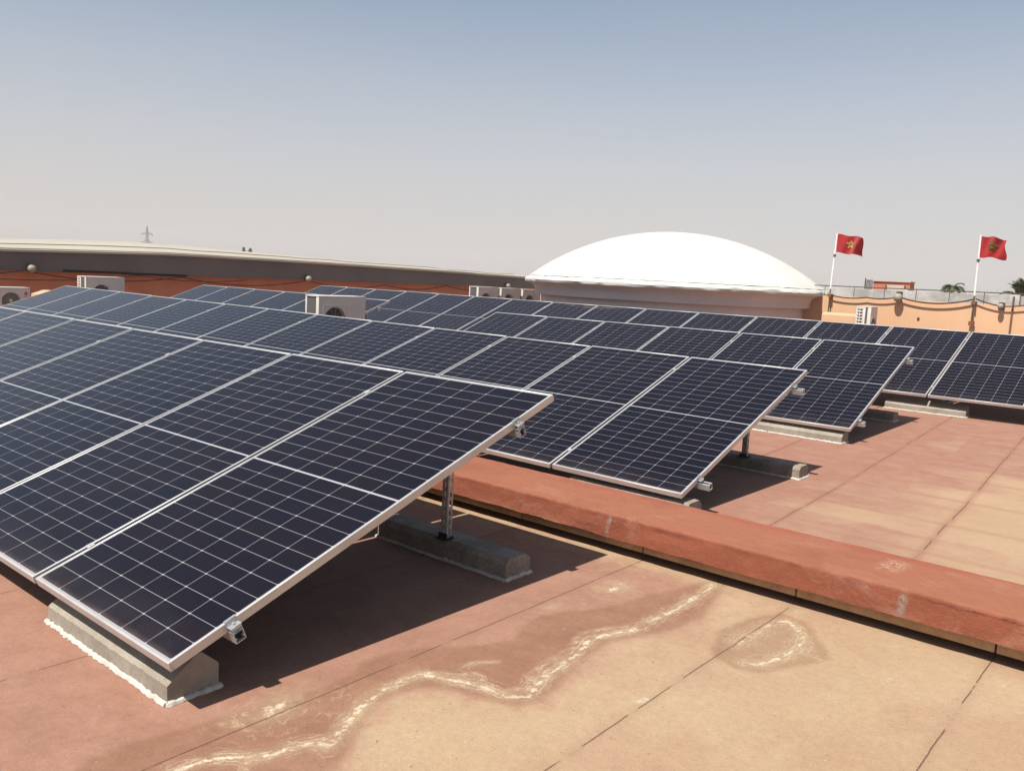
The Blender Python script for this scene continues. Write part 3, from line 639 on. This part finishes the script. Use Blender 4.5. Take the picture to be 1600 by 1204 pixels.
condenser(-15.5, 6.90, .852, .80, .60, 'wide white condenser with a louvred side, behind the far left corner of the second row', Dp=.40, louvre=True, fan_r=.17, fan_c=-.08, frame_sq=False)
condenser(-15.5, 5.15, .592, .56, .46, 'small condenser at the left edge with a round red badge beside its fan', fan_r=.165, fan_c=-.065, logo=True, frame_sq=False, solid_fan=True)
condenser(-11.0, 13.87, 1.034, .71, .56, 'leftmost of the three condensers in line left of the dome', fan_r=.16, fan_c=-.08)
condenser(-11.0, 14.70, 1.024, .71, .56, 'middle one of the three condensers in line left of the dome', fan_r=.16, fan_c=-.08)
condenser(-11.0, 15.52, 1.012, .71, .56, 'rightmost of the three condensers, tucked against the dome cornice', fan_r=.16, fan_c=-.08)
condenser(-2.40, 14.68, 1.092, .36, .60, 'slim condenser seen side-on with white louvres in front of the peach wall', Dp=.26, louvre=True, fan_r=.12, fan_c=0)

# ------------------------------------------------------------------ left building
wall_red = mottled('terracotta_render', (.50, .200, .110), (.44, .17, .09), sc=1.6, bump=.4, bsc=30, grain=.06)
fascia_m = mottled('dark_grey_fascia', (.125, .112, .106), (.10, .09, .085), sc=.8, rough=.6, bump=.05)
gap_shade_m = mottled('gap_shade_black', (.006, .004, .004), (.01, .007, .006), sc=3)  # near-black colour for the shade in the gaps under the fascia
def mat_roof():
    g = NG('cream_roof_sheet'); p = g.pos(); X = g.xyz(p)
    c = g.mix(g.rng(g.noise(g.scale(p, (1, .25, 1)), .9, 6, .65), .3, .7), (.37, .335, .275), (.32, .285, .23))
    c = g.mix(g.rng(g.noise(g.scale(p, (3, .35, 1)), 1.7, 6, .7), .60, .68, 0, .55), c, (.26, .21, .15))
    g.bump(g.noise(p, 6, 4), .4, .02); return g.done(c, .85, 0, .2)
bl = empty('long_building', (-20, 8, z1(8))); tag(bl, 'long low terracotta building with dark grey fascia and cream roof along the left', 'building')
rel(MB().box(-20.6, -19.97, -4, 27.32, -.6, .98).build('wall', wall_red), bl)
# fascia: top and bottom follow a slightly bowed eave
fy = [-4.0, 0.2, 6.433, 10.472, 15.78, 20.973, 25.474, 27.32]; ft = [1.189, 1.224, 1.287, 1.406, 1.404, 1.362, 1.31, 1.293]; fb_ = [0.797, 0.82, 0.845, 0.872, 0.903, 0.918, 0.929, 0.935]
def strip(ya, lo, hi, x0, x1, nsub=6):
    m = MB(); Y = []; 
    for i in range(len(ya)-1): Y += list(np.linspace(ya[i], ya[i+1], nsub, endpoint=False))
    Y.append(ya[-1]); L_ = np.interp(Y, ya, lo); H_ = np.interp(Y, ya, hi)
    for i, y in enumerate(Y): m.v += [(x0, y, L_[i]), (x1, y, L_[i]), (x1, y, H_[i]), (x0, y, H_[i])]
    for i in range(len(Y)-1):
        for j in range(4): a = 4*i+j; b = 4*i+(j+1) % 4; m.f.append((a, b, b+4, a+4))
    m.f += [(0, 1, 2, 3), tuple(4*(len(Y)-1)+j for j in (3, 2, 1, 0))]; return m
rel(strip(fy, fb_, ft, -20.4, -19.67).build('fascia', fascia_m), bl)
rel(strip([7.76, 8.625, 9.433], [0.864, 0.864, 0.864], [0.921, 0.921, 0.921], -19.9, -19.66).build('gap_shade', gap_shade_m), bl)  # solid black strip on the fascia edge, painted shade of a gap
rel(strip([9.318, 10.126, 11.049], [0.852, 0.852, 0.852], [0.91, 0.91, 0.91], -19.9, -19.655).build('gap_shade', gap_shade_m), bl)
# roof: eave board, two steps of sheet rising to a ridge 3.4 m behind
roof_m = mat_roof()
rt = [(-19.59, 0.203, -0.144), (-16.9, .05, .075), (-18.4, .10, .13), (-20.2, .20, .23)]
m = MB(); Y = list(np.linspace(-4, 27.32, 66)); top = np.interp(Y, fy, ft)
ridge = np.interp(Y, [-9, 5.971, 11.741, 17.511, 29.051], [0.231, 0.254, 0.358, 0.271, 0.196]); rnd = np.interp(Y, np.linspace(-4, 28, 34), RNG.randn(34)*.014)
P0 = [(-19.58, 0, 0), (-19.58, .052, 0), (-19.83, .060, 0), (-19.83, .086, 0), (-21.5, .133, .25), (-21.5, .156, .25), (-23.8, .138, 1.0), (-26.3, .0, .9), (-26.3, -.35, 0), (-19.75, -.0, 0)]
for i, y in enumerate(Y):
    for (x, dz, rr_) in P0: m.v.append((x, y, top[i]+.003+dz+rr_*(ridge[i]-.12)+(rnd[i] if rr_ > .2 else rnd[i]*.25)))
n = len(P0)
for i in range(len(Y)-1):
    for j in range(n): a = n*i+j; b_ = n*i+(j+1) % n; m.f.append((a, b_, b_+n, a+n))
m.f += [tuple(range(n)), tuple(n*(len(Y)-1)+j for j in range(n))[::-1]]
rel(m.build('roof', roof_m), bl)
globe_m = mottled('frosted_globe', (.30, .265, .21), (.25, .22, .17), sc=5, rough=.5)
cable_m = mottled('brown_cable', (.05, .03, .022), (.07, .04, .03), sc=5)
def wall_lamp(x, y, z, face, label, r=.085):
    root = empty('wall_lamp', (x, y, z)); tag(root, label, 'lamp', 'globe lamps along the parapets')
    dx, dy = face
    MB().lathe([(.001, -r), (r*.55, -r*.85), (r*.9, -r*.45), (r, 0), (r*.9, r*.45), (r*.6, r*.8), (r*.3, r*.98), (.001, r)], 20).build('globe', globe_m, root, smooth=True)
    q = MB().tube([(0, 0, r*.9), (0, 0, r*1.2)], r*.42, 12).bar((0, 0, r*1.12), (-dx*.11, -dy*.11, r*1.12), .02)
    q.box(*sorted((-dx*.09-dy*.05, -dx*.115+dy*.05)), *sorted((-dy*.09-dx*.05, -dy*.115+dx*.05)), -.06, r*1.3); q.build('bracket', cable_m, root)
for (y, z, lab) in ((6.998, 0.916, 'globe lamp under the grey fascia nearest the left edge'), (15.03, 0.94, 'globe lamp under the grey fascia left of the back panel row'), (24.666, 0.981, 'globe lamp on the grey fascia above the three condensers')):
    wall_lamp(-19.53, y, z, (1, 0), lab, .095)
def cable(pts, r, label, sag=None, name='cable'):
    out = []
    for a, b in zip(pts[:-1], pts[1:]):
        a = Vector(a); b = Vector(b); L_ = (b-a).length; s_ = (sag if sag is not None else .06)*L_
        for i in range(10): t = i/10; out.append(a.lerp(b, t)-Vector((0, 0, 4*s_*t*(1-t))))
    out.append(Vector(pts[-1])); o = MB().tube(out, r, 5).build(name, cable_m, smooth=True); return tag(o, label, 'cable', 'cables slung along the walls')
cable([(-19.59, 3.086, 0.82), (-19.59, 6.837, 0.866), (-19.59, 10.818, 0.843), (-19.59, 14.972, 0.877)], .014, 'brown cable slung in long swags under the grey fascia between two globe lamps', .045)
cable([(-19.62, 5.048, 0.727), (-19.62, 9.664, 0.843), (-19.62, 12.895, 0.831)], .010, 'thinner second cable crossing the swag at the far left', .03)
cable([(-19.59, 15.088, 0.877), (-19.59, 18.204, 0.843), (-19.59, 21.204, 0.901), (-19.59, 24.666, 0.924)], .016, 'brown cable swagging along the terracotta wall behind the back panel row', .05)
# low peach block beside the left condenser
peach = None
def mat_peach():
    g = NG('peach_render'); p = g.pos(); X = g.xyz(p)
    c = g.mix(g.rng(g.noise(p, .9, 5, .6), .3, .7), (.52, .325, .195), (.48, .295, .175))
    c = g.mix(g.rng(g.noise(g.scale(p, (6, 6, .7)), 1.5, 5, .7), .60, .78, 0, .35), c, (.30, .155, .085))
    g.bump(g.noise(p, 40, 5), .3, .006); return g.done(c, .85, 0, .2)
peach = mat_peach()
def hump(x, y, L_, label):
    root = empty('duct_cover', (x, y, z1(y))); tag(root, label, 'duct cover', 'peach duct covers')
    h0 = .55-z1(y) if y < 8 else .98-z1(y)
    MB().prism([(-L_/2, 0), (-L_/2, h0-.08), (-.05, h0), (.05, h0), (L_/2, h0-.10), (L_/2, 0)], -.2, .2).build('cover', peach, root, bevel=.01)
    MB().box(-.22, .22, -L_/2-.02, L_/2+.02, 0, .05).build('base', peach, root)
hump(-15.9, 5.95, .55, 'small peach peaked cover between the two left condensers')
o = empty('duct_cover', (-2.98, 14.7, z1(14))); tag(o, 'low peach cover with a rounded top, left of the slim louvred condenser', 'duct cover', 'peach duct covers')
MB().prism([(-.12, 0), (-.12, 1.0), (-.05, 1.04), (.1, 1.04), (.15, 1.0), (.15, 0)], -.33, .33).build('cover', peach, o, bevel=.02)
MB().box(-.36, .36, -.15, .18, 0, .06).build('base', peach, o)

# ------------------------------------------------------------------ dome
dome_m = mottled('dusty_whitewash', (.54, .53, .49), (.48, .465, .425), sc=.8, rough=.8, bump=.25, bsc=14, bd=.01, grain=.02)
drum_m = mottled('mauve_grey_render', (.53, .48, .475), (.48, .44, .435), sc=1.2, bump=.3, bsc=30, grain=.04)
DC = (-7.13, 15.70); RR = 3.26; HZ = 1.32
dm = empty('dome', (DC[0], DC[1], z1(13))); tag(dm, 'large shallow white dome on a round mauve-grey drum', 'dome')
b0 = -z1(13)
h = 1.14; rc = (RR**2+h*h)/(2*h)
pf = [(RR*math.sin(t)/1.0, 0) for t in ()]
for i in range(40):
    r_ = RR*.985*(1-i/39); pf.append((max(r_, .001), HZ+b0+.02+math.sqrt(rc*rc-r_*r_)-(rc-h)))
MB().lathe(pf, 120).build('shell', dome_m, dm, smooth=True)
lp = MB().lathe([(RR*.955, HZ+b0+.10), (RR*.985, HZ+b0+.045), (RR+.03, HZ+b0+.012), (RR+.05, HZ+b0-.03), (RR+.035, HZ+b0-.075), (RR-.02, HZ+b0-.082), (RR-.12, HZ+b0-.078)], 160)
for i, v in enumerate(lp.v):
    k = 1+RNG.randn()*.0016; lp.v[i] = (v[0]*k, v[1]*k, v[2]+RNG.randn()*.003)
lp.build('rim', dome_m, dm, smooth=True)
MB().lathe([(RR-.03, HZ+b0-.08), (RR-.06, HZ+b0-.10), (RR-.13, HZ+b0-.135), (RR-.17, HZ+b0-.19), (RR-.185, HZ+b0-.25), (RR-.19, HZ+b0-.335), (RR-.20, HZ+b0-.345), (RR-.33, HZ+b0-.352)], 120).build('cornice', drum_m, dm, smooth=False)
MB().lathe([(RR-.33, HZ+b0-.34), (RR-.33, 0)], 120).build('drum', drum_m, dm, smooth=True)

# ------------------------------------------------------------------ right walls
pw = empty('peach_wall', (2, 16, z1(14))); tag(pw, 'sunlit peach parapet wall across the back right of the roof', 'wall')
rel(MB().box(-4.6, 12, 16.0, 16.22, -.6, 1.262).build('wall', peach, bevel=.012), pw)
rel(MB().box(-.46, -.43, 15.97, 15.998, -.1, 1.42).build('downpipe', mottled('dark_brown_pipe', (.16, .08, .05), (.12, .06, .04), sc=6)), pw)
rel(MB().box(-2.005, -1.965, 15.985, 15.999, .90, .945).build('outlet', cable_m), pw)
white_m = mottled('weathered_whitewash', (.44, .42, .395), (.30, .28, .255), sc=2.2, rough=.85, bump=.3, bsc=25)
wp = empty('white_parapet', (2, 17, 1)); tag(wp, 'weathered whitewashed parapet just behind the peach wall', 'parapet')
def wj(x, j): return (0, random.gauss(0, .004))
rel(MB().prism([(16.9, -.6), (16.9, 1.44), (17.15, 1.445), (17.15, -.6)], -4.9, 12, 160, wj).build('wall', white_m), wp)
rel(MB().box(-.60, -.44, 16.5, 16.62, 1.25, 1.46).build('junction_box', white_m, bevel=.006), wp)
rail = empty('roof_railing', (2, 16.1, 1.26)); tag(rail, 'thin dark railing of wire and short rods along the top of the peach wall', 'railing')
rm = mottled('dark_rail_paint', (.10, .085, .075), (.07, .06, .055), sc=6)
rel(MB().tube([(-4.5, 16.1, 1.462), (-1.9, 16.1, 1.470), (1.5, 16.1, 1.478), (12, 16.1, 1.49)], .011, 6).build('top_rail', rm), rail)
xp = -4.42
while xp < 12:
    hgt = 1.463+.0016*(xp+4.4); rel(MB().tube([(xp, 16.1, 1.25), (xp, 16.1, hgt)], .0065, 5).build('rod', rm), rail); xp += .58
# lamp and cable on the peach wall
wall_lamp(-2.36, 15.88, 1.30, (0, -1), 'globe lamp hanging on the cable at the top of the peach wall', .085)
wall_lamp(-.62, 15.88, 1.24, (0, -1), 'smaller brown lamp on the peach wall near the right edge', .05)
cable([(-3.66, 15.93, 1.28), (-2.95, 15.93, 1.27), (-2.40, 15.93, 1.30)], .013, 'brown cable swagging from the left flagpole to the globe lamp on the peach wall', .05)
cable([(-2.32, 15.93, 1.30), (-1.06, 15.93, 1.34)], .015, 'brown cable drooping from the globe lamp to the right flagpole', .075)
cable([(-1.04, 15.93, 1.35), (-.60, 15.93, 1.24), (-.05, 15.93, 1.33), (.7, 15.93, 1.30)], .012, 'brown cable beyond the right flagpole', .04)

# flags
pole_m = mottled('white_pole_paint', (.74, .72, .70), (.68, .66, .63), sc=6, rough=.5, grain=.03)
flag_m = NG('red_cloth'); pp = flag_m.pos()
fm = flag_m; fm.b.inputs['Sheen Weight'].default_value = .2
flag_m = fm.done(fm.mix(fm.rng(fm.noise(pp, 9, 4), .3, .7), (.46, .018, .020), (.40, .015, .018)), .75)
tr = fm.n('ShaderNodeBsdfTranslucent'); tr.inputs[0].default_value = (.46, .02, .015, 1)
ms = fm.n('ShaderNodeMixShader'); ms.inputs[0].default_value = .35
outn = [n for n in fm.t.nodes if n.type == 'OUTPUT_MATERIAL'][0]
fm.t.links.new(fm.b.outputs[0], ms.inputs[1]); fm.t.links.new(tr.outputs[0], ms.inputs[2]); fm.t.links.new(ms.outputs[0], outn.inputs[0])
star_a = mottled('gold_green_star', (.42, .34, .09), (.36, .29, .08), sc=9); star_b = mottled('green_star', (.10, .12, .03), (.09, .11, .03), sc=9)
def flagpole(x, y, lab, poletop, lean, W_, H_, seed, star, bright, zend):
    root = empty('flagpole', (x, y, 1.0)); tag(root, lab, 'flagpole', 'flagpoles on the peach wall')
    MB().tube([(0, 0, -.08), (0, 0, .44)], .014, 8).build('lower_tube', rm, root)  # dark tube below the white pole
    MB().tube([(0, -.0, .40), (lean*.5, 0, .4+(poletop-1.4)*.5), (lean, 0, poletop-1.0)], [.018, .016, .014], 8).build('pole', pole_m, root, smooth=True)
    MB().tube([(0, .02, -.14), (0, .02, -.06)], .05, 10).box(-.035, .035, -.03, .12, .24, .30).build('wall_bracket', mottled('rusty_bracket', (.25, .08, .04), (.18, .06, .03), sc=9), root)
    MB().tube([(lean*.62, 0, poletop-1.0-H_-.10), (lean*.62, 0, poletop-1.0-H_-.05)], .026, 8).build('cleat', rm, root)
    # cloth
    fl = empty('flag', (x+lean, y, poletop-.02)); tag(fl, lab.replace('pole carrying', 'cloth of').replace('white flag', 'red flag'), 'flag', 'red flags on the white poles')
    nu, nv = 36, 20; pass
    def S(u, v):
        droop = -.05*u*u-.02*u; wv_ = .05*math.sin(u*7.5+seed+v*1.3)*u+.025*math.sin(u*13+v*4+seed*2)*u
        end = .035*math.sin(v*5.2+seed)*max(0, u-.7)*2
        sc_ = 1-.10*u*abs(math.sin(seed+2))
        return (.012+u*W_*.96+end, -wv_*2.1-.02*u, droop-v*H_*sc_+.012*math.sin(u*9+seed))
    me = MB()
    for s_ in (-.0015, .0015):
        for i in range(nu+1):
            for j in range(nv+1): a = S(i/nu, j/nv); me.v.append((a[0], a[1]+s_, a[2]))
    off = (nu+1)*(nv+1)
    for i in range(nu):
        for j in range(nv):
            a = i*(nv+1)+j; me.f.append((a, a+1, a+nv+2, a+nv+1)); a += off; me.f.append((a, a+nv+1, a+nv+2, a+1))
    me.build('cloth', flag_m, fl, smooth=True)
    # five-pointed interlaced star, both sides
    sb = MB(); cu_, cv_, r_ = .5, .47, .23
    pt = [(cu_+math.sin(2*math.pi*k/5)*r_*H_/W_, cv_-math.cos(2*math.pi*k/5)*r_) for k in range(5)]
    for s_ in (-.006, .006):
        for k in range(5):
            a = pt[k]; b = pt[(k+2) % 5]; pts = []
            for i in range(9):
                t = i/8; q = S(a[0]+(b[0]-a[0])*t, a[1]+(b[1]-a[1])*t); pts.append((q[0], q[1]+s_, q[2]))
            sb.tube(pts, .0085, 4)
    sb.build('star', star, fl)
flagpole(-3.66, 15.90, 'white flag pole carrying the left red flag, nearer the dome', 2.50, .03, .54, .36, 1.0, star_a, 1, 0)
flagpole(-1.06, 15.90, 'white flag pole carrying the right red flag, near the right edge', 2.49, -.01, .42, .38, 3.3, star_b, 0, 0)

# ------------------------------------------------------------------ far things
fb = empty('far_building', (-6.5, 30, -6)); tag(fb, 'distant red building with a pale garage-like bay beyond the parapet', 'building')
fr_m = mottled('far_red_render', (.42, .15, .09), (.38, .13, .08), sc=.5)
MB().box(-.68, .55, 0, .5, 0, 7.85).build('wall', fr_m, fb); MB().box(-.70, .57, -.05, .55, 7.851, 7.885).build('coping', mottled('pale_coping', (.5, .36, .28), (.46, .33, .26), sc=2), fb)
MB().box(-.20, .36, -.03, -.001, 0, 7.74).build('bay', mottled('pale_bay', (.48, .42, .38), (.44, .38, .34), sc=1), fb)
MB().box(-.25, -.21, -.06, -.001, 7.5, 7.72).box(.37, .41, -.06, -.001, 7.5, 7.72).build('bay_lamp', rm, fb)
MB().box(.40, .70, -.8, -.1, 0, 7.62).build('stair_block', mottled('cream_block', (.55, .46, .36), (.5, .42, .33), sc=1), fb)
gt = MB()
for i in range(6): gt.box(-.95+i*.045, -.932+i*.045, -.02, .02, 5, 7.86)
gt.box(-.965, -.70, -.021, .021, 7.861, 7.89).box(-.965, -.945, -.03, .03, 5, 7.95); gt.build('slatted_screen', rm, fb)

leaf_m = NG('palm_leaf'); lp_ = leaf_m.pos(); leaf_m = leaf_m.done(leaf_m.mix(leaf_m.rng(leaf_m.noise(lp_, 2, 4), .3, .7), (.055, .075, .028), (.11, .115, .045)), .6, 0, .3)
trunk_m = mottled('palm_trunk', (.16, .11, .07), (.10, .07, .045), sc=4, bump=.8, bsc=9, bd=.05)
def palm(x, y, ztop, L_, nf, label, zb=-6.0, upright=.5, lw=.035):
    root = empty('palm_tree', (x, y, zb)); tag(root, label, 'palm tree', 'date palms beyond the parapet'); H_ = ztop-zb
    MB().tube([(0, 0, 0), (.06, 0, H_*.5), (0, 0, H_)], [L_*.13, L_*.10, L_*.11], 10).build('trunk', trunk_m, root)
    c = MB()
    for k in range(nf):
        a = 2*math.pi*k/nf*1.618*3.1+random.uniform(-.2, .2); el = random.uniform(-.25, 1.25)*upright+.35*upright; Lk = L_*random.uniform(.8, 1.05)
        dh = Vector((math.cos(a), math.sin(a), 0)); P = Vector((0, 0, H_)); pts = [P.copy()]; e = el+.35
        for i in range(12):
            P = P+(dh*math.cos(e)+Vector((0, 0, math.sin(e))))*Lk/12; e -= .13+.03*i*(1.1-upright); pts.append(P.copy())
        c.tube(pts, [lw*.6*(1-i/14) for i in range(13)], 4)
        side = dh.cross(Vector((0, 0, 1)))
        for i in range(2, 13):
            for s_ in (-1, 1):
                for q in (0, .33, .66):
                    b0_ = pts[i-1].lerp(pts[i], q); ll = Lk*.30*math.sin(math.pi*(i/13)**.8*.92+.15)
                    d = (side*s_*.8+(pts[i]-pts[i-1]).normalized()*.75+Vector((0, 0, random.uniform(-.1, .45)))).normalized()
                    n_ = (pts[i]-pts[i-1]).normalized(); k0 = len(c.v); ww = lw*.55
                    c.v += [tuple(b0_-n_*ww), tuple(b0_+n_*ww), tuple(b0_+d*ll)]; c.f.append((k0, k0+1, k0+2))
    c.build('crown', leaf_m, root)
palm(-11.37, 60, 2.02, 1.0, 22, 'small distant palm top showing between the two flags', upright=.65, lw=.09)
palm(-3.45, 35, 1.50, .85, 34, 'large palm top at the right edge beyond the parapet', upright=1.15, lw=.055)
palm(-2.75, 35.5, 1.75, .75, 30, 'palm crown half cut off by the right edge of the view', upright=1.15, lw=.055)
# low bushes far off behind the parapet
bush_m = mottled('far_foliage', (.05, .065, .03), (.08, .09, .045), sc=2)
def conifer(x, y, zb, ztop, r, label, gname):
    root = empty('far_tree', (x, y, zb)); tag(root, label, 'tree', gname); H_ = ztop-zb
    MB().tube([(0, 0, 0), (0, 0, H_*.8)], [.2, .08], 6).build('trunk', trunk_m, root)
    c = MB()
    for i in range(700):
        t = random.random()**.7; z = H_*(.45+.55*t); rr_ = r*(1-t)**.8*random.uniform(.4, 1.1)+.05; a = random.uniform(0, 6.283); s_ = .16
        p = Vector((math.cos(a)*rr_, math.sin(a)*rr_, z)); k0 = len(c.v)
        for q in range(3): c.v.append(tuple(p+Vector((random.gauss(0, s_), random.gauss(0, s_), random.gauss(0, s_*1.4)))))
        c.f.append((k0, k0+1, k0+2))
    c.build('crown', bush_m, root)
conifer(-150, 96.05, -6, 4.6, .62, 'left one of two tiny distant conifers above the cream roof', 'two far conifers')
conifer(-150, 97.55, -6, 4.4, .60, 'right one of two tiny distant conifers above the cream roof', 'two far conifers')
# desert haze
hz = bpy.data.materials.new('haze_air'); hz.use_nodes = True; ht = hz.node_tree; ht.nodes.clear()
ho = ht.nodes.new('ShaderNodeOutputMaterial'); hv = ht.nodes.new('ShaderNodeVolumePrincipled'); hv.inputs['Density'].default_value = .0008
hv.inputs['Color'].default_value = (.93, .90, .885, 1); hv.inputs['Anisotropy'].default_value = 0.0; ht.links.new(hv.outputs[0], ho.inputs['Volume'])
hb_ = MB().box(-700, 700, -700, 700, -7.6, 26).build('haze', hz); tag(hb_, kind='stuff')
# lattice pylon
py = empty('power_pylon', (-330, 167.3, -6)); tag(py, 'thin distant power pylon with two cross arms above the cream roof', 'pylon')
pm = mottled('pylon_steel', (.24, .24, .25), (.20, .20, .21), sc=1, metal=.2)
t = MB(); H_ = 20.4
def pw_(z): return 1.35*(1-z/H_)+.12
for sx_ in (-1, 1):
    for sy_ in (-1, 1): t.bar((sx_*pw_(0), sy_*pw_(0), 0), (sx_*pw_(H_), sy_*pw_(H_), H_), .10)
z = 0; k = 0
while z < H_-1:
    z2 = z+1.3; a, b = pw_(z), pw_(z2); s = 1 if k % 2 else -1
    t.bar((s*a, -a, z), (-s*b, -b, z2), .09); t.bar((s*a, a, z), (-s*b, b, z2), .09); t.bar((a, s*a, z), (b, -s*b, z2), .09); t.bar((-a, s*a, z), (-b, -s*b, z2), .09); z = z2; k += 1
t.build('tower', pm, py)
for zc in (17.4, 14.1):
    arm = MB()
    for s in (-1, 1):
        arm.bar((0, 0, zc), (0, s*2.3, zc-.05), .16); arm.bar((0, 0, zc+.9), (0, s*2.3, zc), .12); arm.bar((0, s*1.1, zc), (0, s*1.1, zc+.5), .08); arm.bar((0, s*2.2, zc), (0, s*2.2, zc-.7), .12)
    arm.build('cross_arm', pm, py)
